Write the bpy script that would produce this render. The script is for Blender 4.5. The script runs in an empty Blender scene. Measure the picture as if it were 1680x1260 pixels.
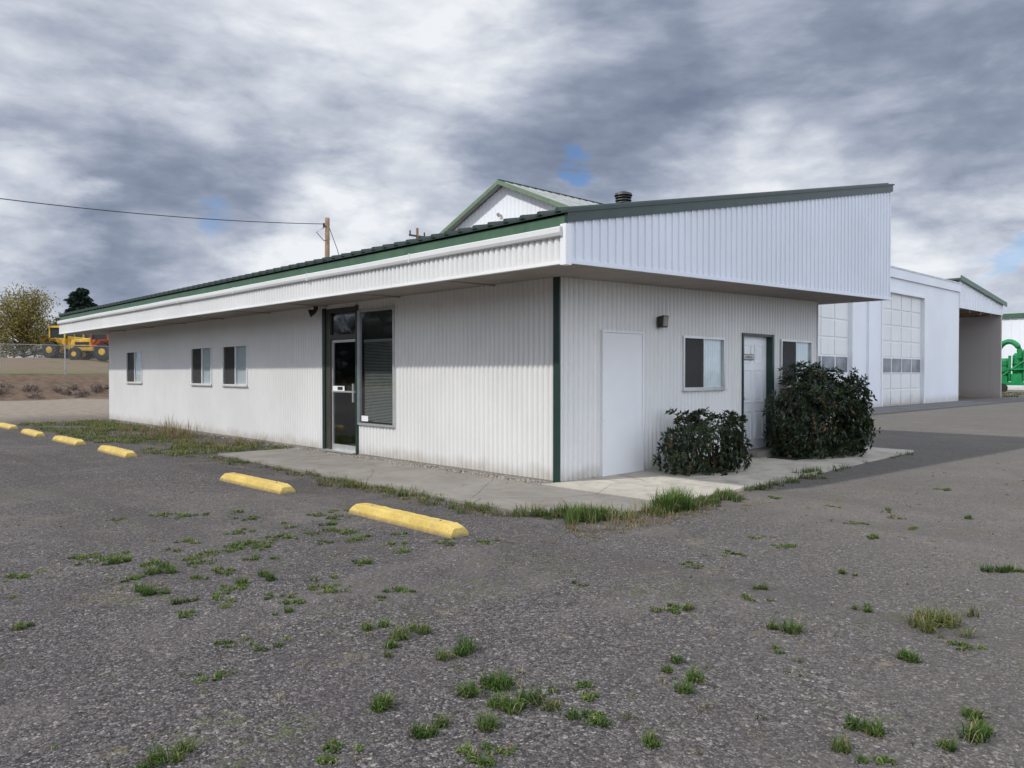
import bpy, math, random
import numpy as np
from mathutils import Vector, Matrix
random.seed(7); rng=np.random.default_rng(7)
scene=bpy.context.scene
col=scene.collection
CAM=(-7.784,-7.271,1.55); FW=(.688,.726); RT=(.726,-.688)
def cf(x,t):   # lateral / forward metres from the standpoint -> world xy
    return (CAM[0]+RT[0]*x+FW[0]*t, CAM[1]+RT[1]*x+FW[1]*t)

# ---------------------------------------------------------------- nodes
def nd(nt,t,ins=None,**props):
    n=nt.nodes.new(t)
    for k,v in props.items(): setattr(n,k,v)
    for k,v in (ins or {}).items():
        if isinstance(v,bpy.types.NodeSocket): nt.links.new(v,n.inputs[k])
        else: n.inputs[k].default_value=v
    return n
def mth(nt,op,a,b=0.0,c=0.0,clamp=False):
    n=nd(nt,'ShaderNodeMath',{0:a,1:b,2:c},operation=op); n.use_clamp=clamp
    return n.outputs[0]
def c4(c): return (c[0],c[1],c[2],1.0)
def mixc(nt,f,a,b,blend='MIX'):
    a=a if isinstance(a,bpy.types.NodeSocket) else c4(a)
    b=b if isinstance(b,bpy.types.NodeSocket) else c4(b)
    n=nd(nt,'ShaderNodeMix',{},data_type='RGBA',blend_type=blend)
    for i,v in ((0,f),(6,a),(7,b)):
        if isinstance(v,bpy.types.NodeSocket): nt.links.new(v,n.inputs[i])
        else: n.inputs[i].default_value=v
    return n.outputs[2]
def mapr(nt,v,a,b,c=0.0,d=1.0,smooth=True):
    n=nd(nt,'ShaderNodeMapRange',{0:v,1:a,2:b,3:c,4:d})
    if smooth: n.interpolation_type='SMOOTHSTEP'
    return n.outputs[0]
def ramp(nt,v,stops):
    n=nd(nt,'ShaderNodeValToRGB',{0:v}); cr=n.color_ramp
    while len(cr.elements)<len(stops): cr.elements.new(.5)
    for e,(p,c) in zip(cr.elements,stops): e.position=p; e.color=c4(c)
    return n.outputs[0]
def noise(nt,vec,scale,detail=4,rough=.5,dist=0.0):
    n=nd(nt,'ShaderNodeTexNoise',{'Vector':vec,'Scale':scale,'Detail':detail,'Roughness':rough,'Distortion':dist})
    return n.outputs[0]
def newmat(name):
    m=bpy.data.materials.new(name); m.use_nodes=True; nt=m.node_tree
    b=nt.nodes['Principled BSDF']; tc=nd(nt,'ShaderNodeTexCoord').outputs['Object']
    return m,nt,b,tc
def mapping(nt,tc,sc):
    return nd(nt,'ShaderNodeMapping',{'Vector':tc,'Scale':sc}).outputs[0]
def bump(nt,b,h,strength,dist=.01):
    n=nd(nt,'ShaderNodeBump',{'Height':h,'Strength':strength,'Distance':dist})
    nt.links.new(n.outputs[0],b.inputs['Normal'])
def simple(name,base,rough=.6,var=.15,ns=5,bmp=0,bs=60,metal=0,spec=.5):
    m,nt,b,tc=newmat(name)
    f=noise(nt,tc,ns,5,.6)
    lo=tuple(x*(1-var) for x in base); hi=tuple(min(1,x*(1+var)) for x in base)
    c=ramp(nt,f,[(.3,lo),(.7,hi)])
    nt.links.new(c,b.inputs['Base Color'])
    b.inputs['Roughness'].default_value=rough; b.inputs['Metallic'].default_value=metal
    b.inputs['Specular IOR Level'].default_value=spec
    if bmp: bump(nt,b,noise(nt,tc,bs,3),bmp)
    return m
def painted(name,base,dirt=(.30,.24,.17),streak=.25,basez=.35,rough=.5,sc=1.0):
    m,nt,b,tc=newmat(name)
    c=mixc(nt,mapr(nt,noise(nt,tc,.7*sc,5,.6),.35,.7),tuple(x*.93 for x in base),base)
    st=noise(nt,mapping(nt,tc,(5*sc,5*sc,.35*sc)),1,4,.6)
    c=mixc(nt,mth(nt,'MULTIPLY',mapr(nt,st,.56,.8),streak),c,dirt)
    sp=noise(nt,tc,18*sc,6,.75)
    lg=mapr(nt,noise(nt,tc,.9*sc,3,.6),.45,.65)
    c=mixc(nt,mth(nt,'MULTIPLY',mth(nt,'MULTIPLY',mapr(nt,sp,.60,.72),lg),.5),c,dirt)
    z=nd(nt,'ShaderNodeSeparateXYZ',{0:tc}).outputs[2]
    zz=mth(nt,'SUBTRACT',z,mth(nt,'MULTIPLY',noise(nt,tc,3*sc,4,.6),basez*1.2))
    g=mapr(nt,zz,-basez*.6,basez*.4,.5,0)
    c=mixc(nt,g,c,dirt)
    nt.links.new(c,b.inputs['Base Color']); b.inputs['Roughness'].default_value=rough
    return m
def glassmat(name,tint=(.85,.9,.9),refl=.04,fk=.9):
    m=bpy.data.materials.new(name); m.use_nodes=True; nt=m.node_tree; nt.nodes.clear()
    out=nd(nt,'ShaderNodeOutputMaterial'); tr=nd(nt,'ShaderNodeBsdfTransparent',{0:c4(tint)})
    tc=nd(nt,'ShaderNodeTexCoord').outputs['Object']
    bp=nd(nt,'ShaderNodeBump',{'Height':noise(nt,tc,1.5,2),'Strength':.15,'Distance':.02})
    gl=nd(nt,'ShaderNodeBsdfGlossy',{0:(.9,.95,1,1),'Roughness':.05,'Normal':bp.outputs[0]})
    fc=nd(nt,'ShaderNodeLayerWeight',{0:.5}).outputs['Facing']
    f=mth(nt,'MULTIPLY_ADD',mth(nt,'POWER',fc,3.5),fk,refl,True)
    mx=nd(nt,'ShaderNodeMixShader',{0:f,1:tr.outputs[0],2:gl.outputs[0]})
    nt.links.new(mx.outputs[0],out.inputs[0]); return m
def attrmat(name,rough=.6,trans=0.0,spec=.3,sat=None):
    m,nt,b,tc=newmat(name)
    a=nd(nt,'ShaderNodeAttribute',attribute_name='Col')
    nt.links.new(a.outputs[0],b.inputs['Base Color'])
    b.inputs['Roughness'].default_value=rough; b.inputs['Specular IOR Level'].default_value=spec
    if trans:
        t=nd(nt,'ShaderNodeBsdfTranslucent',{0:a.outputs[0]})
        mx=nd(nt,'ShaderNodeMixShader',{0:trans,1:b.outputs[0],2:t.outputs[0]})
        nt.links.new(mx.outputs[0],nt.nodes['Material Output'].inputs[0])
    return m

# ---------------------------------------------------------------- objects
WL={}
def thing(name,loc,label,category,group=None):
    o=bpy.data.objects.new(name,None); o.empty_display_size=.3; o.location=loc; col.objects.link(o)
    o["label"]=label; o["category"]=category
    if group: o["group"]=group
    WL[o]=Vector(loc); return o
def sub(name,loc,parent,label=None):
    o=bpy.data.objects.new(name,None); o.empty_display_size=.1; col.objects.link(o)
    o.parent=parent; o.location=Vector(loc)-WL[parent]; WL[o]=Vector(loc)
    if label:o["label"]=label
    return o
class MB:
    def __init__(s): s.v=[]; s.f=[]
    def add(s,vs,fs):
        n=len(s.v); s.v+= [tuple(p) for p in vs]; s.f+=[tuple(i+n for i in f) for f in fs]; return s
    def box(s,x0,x1,y0,y1,z0,z1):
        x0,x1=min(x0,x1),max(x0,x1); y0,y1=min(y0,y1),max(y0,y1)
        return s.add([(x0,y0,z0),(x1,y0,z0),(x1,y1,z0),(x0,y1,z0),(x0,y0,z1),(x1,y0,z1),(x1,y1,z1),(x0,y1,z1)],
            [(0,3,2,1),(4,5,6,7),(0,1,5,4),(1,2,6,5),(2,3,7,6),(3,0,4,7)])
    def pbox(s,P,a0,a1,d0,d1,z0,z1):
        p=P(a0,d0,z0); q=P(a1,d1,z1); return s.box(p[0],q[0],p[1],q[1],z0,z1)
    def quad(s,*p): return s.add(p,[tuple(range(len(p)))])
    def prism(s,poly,z0,z1):
        n=len(poly)
        return s.add([(x,y,z0) for x,y in poly]+[(x,y,z1) for x,y in poly],
            [tuple(range(n))[::-1],tuple(range(n,2*n))]+[(i,(i+1)%n,n+(i+1)%n,n+i) for i in range(n)])
    def tube(s,pts,rs,n=8,cap=True):
        pts=[Vector(p) for p in pts]
        if not hasattr(rs,'__len__'): rs=[rs]*len(pts)
        vs=[];fs=[]
        for i,p in enumerate(pts):
            d=(pts[min(i+1,len(pts)-1)]-pts[max(i-1,0)]).normalized()
            up=Vector((0,0,1)) if abs(d.z)<.95 else Vector((1,0,0))
            a=d.cross(up).normalized(); b=d.cross(a)
            for k in range(n):
                t=2*math.pi*k/n; vs.append(p+a*math.cos(t)*rs[i]+b*math.sin(t)*rs[i])
        for i in range(len(pts)-1):
            for k in range(n):
                fs.append((i*n+k,i*n+(k+1)%n,(i+1)*n+(k+1)%n,(i+1)*n+k))
        if cap: fs+=[tuple(range(n))[::-1],tuple(range((len(pts)-1)*n,len(pts)*n))]
        return s.add(vs,fs)
    def obj(s,name,mat,parent=None,label=None,category=None,group=None,loc=None,smooth=False,kind=None,bevel=0,cols=None):
        base=WL[parent] if parent else Vector(loc or (0,0,0))
        me=bpy.data.meshes.new(name)
        me.from_pydata([(p[0]-base.x,p[1]-base.y,p[2]-base.z) for p in s.v],[],s.f)
        if cols is not None: setcols(me,cols)
        me.materials.append(mat)
        if smooth: me.polygons.foreach_set('use_smooth',[True]*len(me.polygons))
        me.update()
        o=bpy.data.objects.new(name,me); col.objects.link(o)
        if parent: o.parent=parent
        else: o.location=base; WL[o]=base
        if label:o["label"]=label
        if category:o["category"]=category
        if group:o["group"]=group
        if kind:o["kind"]=kind
        if bevel:
            b=o.modifiers.new('bevel','BEVEL'); b.width=bevel; b.segments=2; b.limit_method='ANGLE'
        return o
def setcols(me,cols):
    a=me.color_attributes.new('Col','FLOAT_COLOR','POINT')
    c=np.ones((len(me.vertices),4),dtype=np.float32); c[:,:3]=cols
    a.data.foreach_set('color',c.ravel())
def PL(a,d,z): return (-d,a,z)          # front wall, outward -x
def PR(a,d,z): return (a,-d,z)          # end wall, outward -y
def corr(mb,P,a0,a1,z0,z1,pitch=.105,amp=.032,kind='sin'):
    f0=z0 if callable(z0) else (lambda a:z0); f1=z1 if callable(z1) else (lambda a:z1)
    pts=[]
    if kind=='sin':
        k=max(2,int(round((a1-a0)/pitch*10)))
        for i in range(k+1):
            a=a0+(a1-a0)*i/k; c=abs(math.sin(a/pitch*math.pi))**.8
            pts.append((a,amp*(c-1)))
    else:
        j=math.floor(a0/pitch); pts.append((a0,0))
        while j*pitch<a1:
            for o,h in ((0,0),(.70,0),(.76,1),(.9,1),(.96,0)):
                a=(j+o)*pitch
                if a0<a<a1: pts.append((a,h*amp))
            j+=1
        pts.append((a1,0))
    vs=[];fs=[]
    for a,d in pts: vs+= [P(a,d,f0(a)),P(a,d,f1(a))]
    for i in range(len(pts)-1): fs.append((2*i,2*i+2,2*i+3,2*i+1))
    mb.add(vs,fs)
def wall_open(mb,P,a0,a1,z1,ops,**k):
    a=a0
    for (o0,o1,b,t) in sorted(ops):
        if o0>a: corr(mb,P,a,o0,0,z1,**k)
        if b>0: corr(mb,P,o0,o1,0,b,**k)
        corr(mb,P,o0,o1,t,z1,**k); a=o1
    if a<a1: corr(mb,P,a,a1,0,z1,**k)

# ---------------------------------------------------------------- materials
M_wall=painted('white_corrugated_metal',(.76,.76,.745),streak=.10,basez=.28,rough=.42)
M_fascia=painted('white_ribbed_panel',(.71,.745,.80),streak=.06,basez=.01)
M_white=painted('white_paint',(.80,.81,.82),streak=.06,basez=.05)
M_gutter=painted('weathered_white_gutter',(.66,.67,.67),streak=.12,basez=.05,rough=.6)
M_garage=painted('garage_white',(.78,.81,.85),streak=.08,basez=.5,sc=.5)
M_green=simple('green_trim_paint',(.055,.12,.07),.4,.2)
M_dgreen=simple('dark_green_trim',(.014,.04,.033),.4,.2)
M_roofg=simple('green_roof_metal',(.02,.04,.03),.45,.2)
M_roofw=simple('galvanised_roof',(.55,.57,.58),.4,.15,2)
M_soffit=simple('tan_soffit_board',(.31,.275,.245),.8,.14,2,.1,30)
M_alu=simple('aluminium',(.60,.61,.60),.35,.1,8,metal=.6)
M_dark=simple('dark_metal',(.03,.03,.028),.5,.2)
M_bronze=simple('bronze_frame',(.05,.05,.04),.45,.2)
M_glass=glassmat('window_glass')
M_dglass=glassmat('dark_glass',(.22,.24,.24),.07,1.2)
M_curt=simple('pale_curtain',(.62,.64,.66),.9,.06)
M_curtR=simple('white_curtain',(.82,.84,.86),.9,.06)
M_blind=simple('blind_slats',(.55,.55,.53),.5,.1)
M_dcurt=simple('brown_curtain',(.12,.10,.08),.9,.2)
M_wood=simple('weathered_wood_pole',(.22,.15,.09),.9,.3,3,.3,20)
M_yel=simple('faded_yellow_machine',(.55,.33,.03),.65,.4,1.5)
M_red=simple('red_paint',(.42,.07,.03),.6,.25)
M_rub=simple('black_rubber',(.02,.02,.02),.85,.3)
M_mgreen=simple('bright_green_machine',(.01,.22,.07),.35,.3,2)
M_leafd=attrmat('shrub_leaf',.4,.12,.4)
M_leaf=attrmat('foliage',.6,.3,.2)
M_grass=attrmat('grass_blades',.6,.35,.2)
M_stone=attrmat('gravel_stones',.85,0,.2)
M_bark=simple('bark',(.10,.075,.055),.9,.3,8,.3,40)
def screenmat():
    m=bpy.data.materials.new('insect_screen'); m.use_nodes=True; nt=m.node_tree; b=nt.nodes['Principled BSDF']
    b.inputs['Base Color'].default_value=(.05,.05,.05,1); b.inputs['Roughness'].default_value=.9
    b.inputs['Alpha'].default_value=.75; return m
M_screen=screenmat()
def linkmat():
    m,nt,b,tc=newmat('chain_link')
    s=nd(nt,'ShaderNodeSeparateXYZ',{0:tc})
    u=mth(nt,'ADD',s.outputs[0],s.outputs[2]); w=mth(nt,'SUBTRACT',s.outputs[0],s.outputs[2])
    def line(x): return mth(nt,'LESS_THAN',mth(nt,'ABSOLUTE',mth(nt,'SUBTRACT',mth(nt,'FRACT',mth(nt,'MULTIPLY',x,11.0)),.5)),.045)
    a=mth(nt,'MAXIMUM',line(u),line(w)); nt.links.new(a,b.inputs['Alpha'])
    b.inputs['Base Color'].default_value=(.32,.32,.31,1); b.inputs['Metallic'].default_value=.2; return m
M_link=linkmat()
M_fpost=simple('galvanised_post',(.34,.34,.33),.6,.2)
def concrete(name,base,dirt=(.16,.13,.10),amt=.6):
    m,nt,b,tc=newmat(name)
    c=mixc(nt,mapr(nt,noise(nt,tc,1.2,6,.65),.35,.65),tuple(x*.75 for x in base),base)
    c=mixc(nt,mth(nt,'MULTIPLY',mapr(nt,noise(nt,tc,2.3,6,.7,.5),.48,.68),amt),c,dirt)
    sp=noise(nt,tc,160,2,.6); c=mixc(nt,mth(nt,'MULTIPLY',mapr(nt,sp,.55,.7),.5),c,tuple(x*.55 for x in base))
    v=nd(nt,'ShaderNodeTexVoronoi',{'Vector':mixc(nt,.06,tc,nd(nt,'ShaderNodeTexNoise',{'Vector':tc,'Scale':3.0}).outputs[1]),'Scale':.55},feature='DISTANCE_TO_EDGE')
    c=mixc(nt,mapr(nt,v.outputs[0],0,.005,.7,0),c,(.05,.045,.04))
    nt.links.new(c,b.inputs['Base Color']); b.inputs['Roughness'].default_value=.9
    bump(nt,b,sp,.35,.004); return m
M_conc=concrete('worn_concrete',(.27,.248,.22)); M_concl=concrete('pale_concrete',(.50,.46,.39),amt=.45)
M_apron=concrete('apron_concrete',(.17,.165,.16),amt=.3)

# ---------------------------------------------------------------- ground
def terr(u,v):
    def ss(a,b,x):
        t=min(1,max(0,(x-a)/(b-a))); return t*t*(3-2*t)
    f=(1-ss(40,60,u))*ss(-14,-4,u)
    return f*(1.5*ss(43,50,v)+1.45*ss(52,75,v)+.3*ss(75,120,v))
us=[-1500,-800,-400,-200,-100,-60]+list(range(-40,64,2))+[80,100,200,400,800,1500]
vs_=[-1500,-800,-400,-200,-100,-60,-30,-20,-10,0,10,20,30,38]+list(range(42,80,1))+[90,100,120,200,400,800,1500]
mb=MB(); random.seed(3)
for v in vs_:
    for u in us:
        z=terr(u,v)
        if 43.5<v<75 and -10<u<40: z+=random.uniform(-.06,.06)
        mb.v.append((u,v,z))
W=len(us)
for j in range(len(vs_)-1):
    for i in range(W-1): mb.f.append((j*W+i,j*W+i+1,(j+1)*W+i+1,(j+1)*W+i))
def groundmat():
    m,nt,b,tc=newmat('gravel_ground')
    s=nd(nt,'ShaderNodeSeparateXYZ',{0:tc}); X,Y=s.outputs[0],s.outputs[1]
    v1=nd(nt,'ShaderNodeTexVoronoi',{'Vector':tc,'Scale':95.0}); v2=nd(nt,'ShaderNodeTexVoronoi',{'Vector':tc,'Scale':50.0})
    g1=nd(nt,'ShaderNodeSeparateColor',{0:v1.outputs['Color']}); g2=nd(nt,'ShaderNodeSeparateColor',{0:v2.outputs['Color']})
    st=[(0,(.052,.046,.046)),(.35,(.092,.083,.082)),(.7,(.145,.133,.130)),(.92,(.225,.208,.20)),(1,(.37,.345,.32))]
    c=mixc(nt,mapr(nt,g2.outputs[1],.60,.64),ramp(nt,g1.outputs[0],st),ramp(nt,g2.outputs[0],st))
    edge=mapr(nt,v1.outputs['Distance'],.3,.8,1,.52)
    c=mixc(nt,1.0,c,nd(nt,'ShaderNodeCombineColor',{0:edge,1:edge,2:edge}).outputs[0],'MULTIPLY')
    big=noise(nt,tc,.22,6,.6,.4)
    c=mixc(nt,mapr(nt,big,.48,.70,0,.38),c,(.19,.168,.148))
    trk=noise(nt,mapping(nt,tc,(1.0,.10,1)),.9,5,.55,.5)
    c=mixc(nt,mapr(nt,trk,.50,.64,0,.50),c,(.070,.062,.062))
    pat=noise(nt,tc,.9,6,.7,.3)
    c=mixc(nt,mapr(nt,pat,.42,.64,0,.38),c,(.080,.070,.071))
    pk=noise(nt,mapping(nt,tc,(.7,1.0,1)),1,8,.7,.6)
    c=mixc(nt,mapr(nt,pk,.50,.66,0,.40),c,(.17,.152,.14))
    rt=mapr(nt,mth(nt,'ADD',mth(nt,'SUBTRACT',X,Y),mth(nt,'MULTIPLY',big,4)),0,10,0,.42)
    c=mixc(nt,rt,c,(.205,.192,.165))
    ms=noise(nt,tc,.8,7,.75,.2); mg=noise(nt,tc,11,6,.78)
    mk=mth(nt,'MULTIPLY',mapr(nt,ms,.53,.64),mapr(nt,mg,.48,.60))
    c=mixc(nt,mth(nt,'MULTIPLY',mk,.7),c,(.09,.115,.035))
    dr=mth(nt,'MULTIPLY',mapr(nt,noise(nt,mapping(nt,tc,(1.1,1,1)),1.7,6,.75),.57,.67),mapr(nt,mg,.45,.6))
    c=mixc(nt,mth(nt,'MULTIPLY',dr,.5),c,(.30,.245,.14))
    wob=mth(nt,'MULTIPLY',noise(nt,tc,.35,5,.6),6)
    yy=mth(nt,'ADD',Y,wob)
    side=mapr(nt,X,-14,-5)
    fine=noise(nt,tc,2.5,6,.7)
    yard=ramp(nt,fine,[(.3,(.18,.15,.12)),(.7,(.34,.29,.24))])
    c=mixc(nt,mth(nt,'MULTIPLY',side,mapr(nt,yy,21,29)),c,yard)
    bank=ramp(nt,fine,[(.3,(.085,.060,.043)),(.7,(.19,.135,.095))])
    c=mixc(nt,mth(nt,'MULTIPLY',side,mapr(nt,yy,45,47)),c,bank)
    gr=ramp(nt,noise(nt,tc,.5,6,.7),[(.35,(.17,.125,.085)),(.55,(.20,.15,.10)),(.64,(.12,.14,.05))])
    strip=ramp(nt,fine,[(.35,(.10,.13,.035)),(.65,(.19,.17,.08))])
    gr=mixc(nt,mapr(nt,yy,58,61,1,0),gr,strip)
    c=mixc(nt,mapr(nt,yy,53.5,55.5),c,gr)
    nt.links.new(c,b.inputs['Base Color']); b.inputs['Roughness'].default_value=.95; b.inputs['Specular IOR Level'].default_value=.15
    h=mth(nt,'ADD',mth(nt,'MULTIPLY',v1.outputs['Distance'],-.7),mth(nt,'MULTIPLY',v2.outputs['Distance'],-.7))
    bump(nt,b,h,.8,.010); return m
mb.obj('ground',groundmat(),kind='structure')

# paths
left=[(-.32,7.0),(-1.85,7.05),(-1.93,3.0),(-1.95,-1.15),(-1.72,-1.65),(-1.35,-1.97),(-1.0,-2.1),(-.335,-2.08),(-.325,0)]
MB().prism(left,-.02,.035).obj('concrete_path',M_conc,kind='structure')
right=[(-.31,0),(-.32,-2.08),(3.0,-1.98),(3.0,0)]
MB().prism(right,-.02,.04).obj('pale_concrete_path',M_concl,kind='structure')
MB().prism([(3.012,0),(3.012,-1.97),(8.3,-1.75),(8.35,0)],-.02,.037).obj('entrance_pavement',M_concl,kind='structure')
MB().prism([(10,4.3),(60,4.1),(60,6.55),(10,6.55)],-.02,.02).obj('garage_apron',M_apron,kind='structure')

# ---------------------------------------------------------------- office building
E0,E1=-1.084,8.72; F0,F1=-1.141,21.57
zr=lambda u:3.466+.1984*(u-E0)
zs=lambda u:2.856+.0205*(u-E0)
off=thing('office_building',(0,0,0),'long low white corrugated metal office with green trimmed sloping roof','building')
wL,wR=20.27,7.86
winL=[(9.82,11.18,1.25,2.21),(11.85,13.17,1.25,2.21),(17.0,18.4,1.25,2.21)]
opsL=[(3.925,5.126,.59,2.71),(5.126,6.37,0,2.80)]+winL
mb=MB(); wall_open(mb,PL,0,wL,zs(0),opsL); mb.obj('wall',M_wall,off,label='sunlit white corrugated front wall')
opsR=[(.886,1.878,0,2.18),(2.98,4.26,1.27,2.17),(4.86,6.0,0,2.28),(6.3,7.61,1.27,2.21)]
mb=MB(); wall_open(mb,PR,0,wR,lambda u:zs(u),opsR); mb.obj('wall',M_wall,off,label='shaded white corrugated end wall')
mb=MB(); corr(mb,lambda a,d,z:(wR+d,a,z),0,wL,0,zs(wR)); corr(mb,lambda a,d,z:(a,wL+d,z),0,wR,0,lambda u:zs(u))
mb.obj('wall',M_wall,off,label='white corrugated rear wall')
MB().box(.05,wR-.05,.05,wL-.05,.0,.05).obj('floor',M_dcurt,off)
MB().box(2.6,2.7,.1,wL-.1,.06,2.8).obj('partition',simple('interior_wall',(.35,.32,.28),.9),off)
MB().box(-.012,.05,.0,5.1,.0,.05).box(-.012,.05,6.4,wL,.0,.05).obj('footing',M_conc,off)
# soffit
mb=MB()
mb.add([(E0+.02,F0+.02,zs(E0)+.0),(E1-.02,F0+.02,zs(E1)),(E1-.02,F1-.02,zs(E1)),(E0+.02,F1-.02,zs(E0))]+
       [(E0+.02,F0+.02,zs(E0)+.03),(E1-.02,F0+.02,zs(E1)+.03),(E1-.02,F1-.02,zs(E1)+.03),(E0+.02,F1-.02,zs(E0)+.03)],
       [(0,3,2,1),(4,5,6,7),(0,1,5,4),(1,2,6,5),(2,3,7,6),(3,0,4,7)])
for k in range(1,9):
    y=F0+k*2.44; mb.box(E0+.05,-.02,y-.012,y+.012,zs(E0)-.006,zs(E0)+.02)
mb.obj('soffit',M_soffit,off)
# roof deck with ribs
mb=MB(); o=.05
def rz(u): return zr(u)
mb.add([(E0-o,F0-o,rz(E0-o)-.03),(E1+o,F0-o,rz(E1+o)-.03),(E1+o,F1+o,rz(E1+o)-.03),(E0-o,F1+o,rz(E0-o)-.03),
        (E0-o,F0-o,rz(E0-o)),(E1+o,F0-o,rz(E1+o)),(E1+o,F1+o,rz(E1+o)),(E0-o,F1+o,rz(E0-o))],
       [(0,3,2,1),(4,5,6,7),(0,1,5,4),(1,2,6,5),(2,3,7,6),(3,0,4,7)])
y=F0+.1
while y<F1:
    for (a,b,c,d) in [(E0-o-.02,E1+o,.045,.022)]:
        mb.add([(a,y-c,rz(a)),(a,y+c,rz(a)),(a,y+d,rz(a)+.045),(a,y-d,rz(a)+.045),(b,y-c,rz(b)),(b,y+c,rz(b)),(b,y+d,rz(b)+.045),(b,y-d,rz(b)+.045)],
               [(0,1,2,3),(7,6,5,4),(0,4,5,1),(1,5,6,2),(2,6,7,3),(3,7,4,0)])
    y+=.30
mb.obj('roof',M_roofg,off)
# front eave fascia
mb=MB(); mb.box(E0-.018,E0+.01,F0,F1,3.265,3.405); mb.obj('eave_trim',M_green,off)
mb=MB(); corr(mb,lambda a,d,z:(E0-.045-d,a,z),F0+.05,F1,2.865,3.17); mb.obj('fascia',M_wall,off,label='corrugated white front fascia')
mb=MB(); mb.box(E0-.050,E0+.015,F0+.005,F1,2.835,2.865)
mb.obj('fascia_board',M_white,off)
prof=[(0,3.275),(-.05,3.272),(-.065,3.26),(-.068,3.20),(-.055,3.165),(-.04,3.155),(0,3.155)]
mb=MB(); n=len(prof); ys=np.linspace(F0+.03,F1+.02,12)
vv=[];ff=[]
for i,y in enumerate(ys):
    for (dx,z) in prof: vv.append((E0-.03+dx,y,z+.004*math.sin(i*2.3)))
for i in range(len(ys)-1):
    for k in range(n-1): ff.append((i*n+k,i*n+k+1,(i+1)*n+k+1,(i+1)*n+k))
ff.append(tuple(range(n))); ff.append(tuple(range((len(ys)-1)*n,len(ys)*n))); mb.add(vv,ff)
for i in range(1,8): mb.box(E0-.101,E0-.03,F0+i*3.0,F0+i*3.0+.03,3.152,3.28)
mb.obj('gutter',M_gutter,off)
# end fascia (sloping top)
def endf(Pp,name,lab):
    mb=MB(); corr(mb,Pp,E0+.015,E1,lambda u:zs(u)+.03,lambda u:zr(u)-.13,pitch=.152,amp=.02,kind='rib')
    mb.obj(name,M_fascia,off,label=lab)
    mb=MB()
    p=[Pp(E0-.02,-.02,zr(E0)-.15),Pp(E1+.02,-.02,zr(E1)-.15),Pp(E1+.02,-.02,zr(E1)-.035),Pp(E0-.02,-.02,zr(E0)-.035)]
    q=[Pp(E0-.02,.03,zr(E0)-.15),Pp(E1+.02,.03,zr(E1)-.15),Pp(E1+.02,.03,zr(E1)+.012),Pp(E0-.02,.03,zr(E0)+.012)]
    mb.add(p+q,[(0,1,2,3),(4,5,6,7),(0,1,5,4),(3,2,6,7),(0,3,7,4),(1,2,6,5)]); mb.obj('rake_trim',M_dgreen,off)
    mb=MB()
    p=[Pp(E0,-.01,zs(E0)-.015),Pp(E1,-.01,zs(E1)-.015),Pp(E1,-.01,zs(E1)+.035),Pp(E0,-.01,zs(E0)+.035)]
    q=[Pp(E0,.024,zs(E0)-.015),Pp(E1,.024,zs(E1)-.015),Pp(E1,.024,zs(E1)+.035),Pp(E0,.024,zs(E0)+.035)]
    mb.add(p+q,[(0,1,2,3),(4,5,6,7),(0,1,5,4),(3,2,6,7),(0,3,7,4),(1,2,6,5)]); mb.obj('fascia_board',M_fascia,off)
endf(lambda a,d,z:(a,F0-d,z),'fascia','tall ribbed white end fascia with sloping top')
endf(lambda a,d,z:(a,F1+d,z),'fascia','ribbed white far end fascia')
MB().box(E0-.055,E0+.045,F0-.03,F0+.06,2.82,3.30).obj('corner_board',M_white,off)
mb=MB(); corr(mb,lambda a,d,z:(E1+d,a,z),F0,F1,zs(E1)-.01,zr(E1)-.03,pitch=.152,amp=.014,kind='rib'); mb.obj('fascia',M_fascia,off,label='rear ribbed fascia')
# corner trims
MB().box(-.022,.0,.0,.09,.02,zs(0)).box(-.022,.01,-.022,0,.02,zs(0)).obj('corner_trim',M_dgreen,off)
MB().box(wR,wR+.02,-.02,.06,.02,zs(wR)).obj('corner_trim',M_white,off)

def slider(P,a0,a1,z0,z1,flip):
    c=P((a0+a1)/2,0,z0); w=sub('window',c,off)
    mb=MB(); k=.040 if P is PR else .032
    for (x0,x1,y0,y1) in ((a0,a1,z0,z0+k),(a0,a1,z1-k,z1),(a0,a0+k,z0+k,z1-k),(a1-k,a1,z0+k,z1-k)):
        mb.pbox(P,x0,x1,-.05,.022,y0,y1)
    m=(a0+a1)/2; mb.pbox(P,m-.014,m+.014,-.03,.0,z0+k,z1-k)
    mb.pbox(P,a0-.02,a1+.02,.023,.040,z0-.02,z0-.001)
    mb.obj('frame',M_alu if P is PR else M_white,w)
    MB().add([P(a0+k,-.02,z0+k),P(a1-k,-.02,z0+k),P(a1-k,-.02,z1-k),P(a0+k,-.02,z1-k)],[(0,1,2,3)]).obj('glass',M_glass,w)
    s0,s1=(a0+k,m-.016) if not flip else (m+.016,a1-k)
    MB().add([P(s0,-.012,z0+k),P(s1,-.012,z0+k),P(s1,-.012,z1-k),P(s0,-.012,z1-k)],[(0,1,2,3)]).obj('insect_screen',M_screen,w)
    t0,t1=(m,a1) if not flip else (a0,m)
    for (q0,q1,mt,nm) in ((t0,t1,M_curtR if P is PR else M_curt,'curtain'),(s0,s1,M_dcurt,'drape')):
        mb=MB(); N=60; vv=[];ff=[]; dd=-.042 if nm=='curtain' else -.12
        for i in range(N+1):
            a=q0+(q1-q0)*i/N; d=dd-.008*math.sin(i*.9); vv+=[P(a,d,z0-.05),P(a,d,z1+.05)]
        for i in range(N): ff.append((2*i,2*i+2,2*i+3,2*i+1))
        mb.add(vv,ff).obj(nm,mt,w)
for (a,b,c,d) in winL: slider(PL,a,b,c,d,True)
slider(PR,2.98,4.26,1.27,2.17,False); slider(PR,6.3,7.61,1.27,2.21,False)
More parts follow.
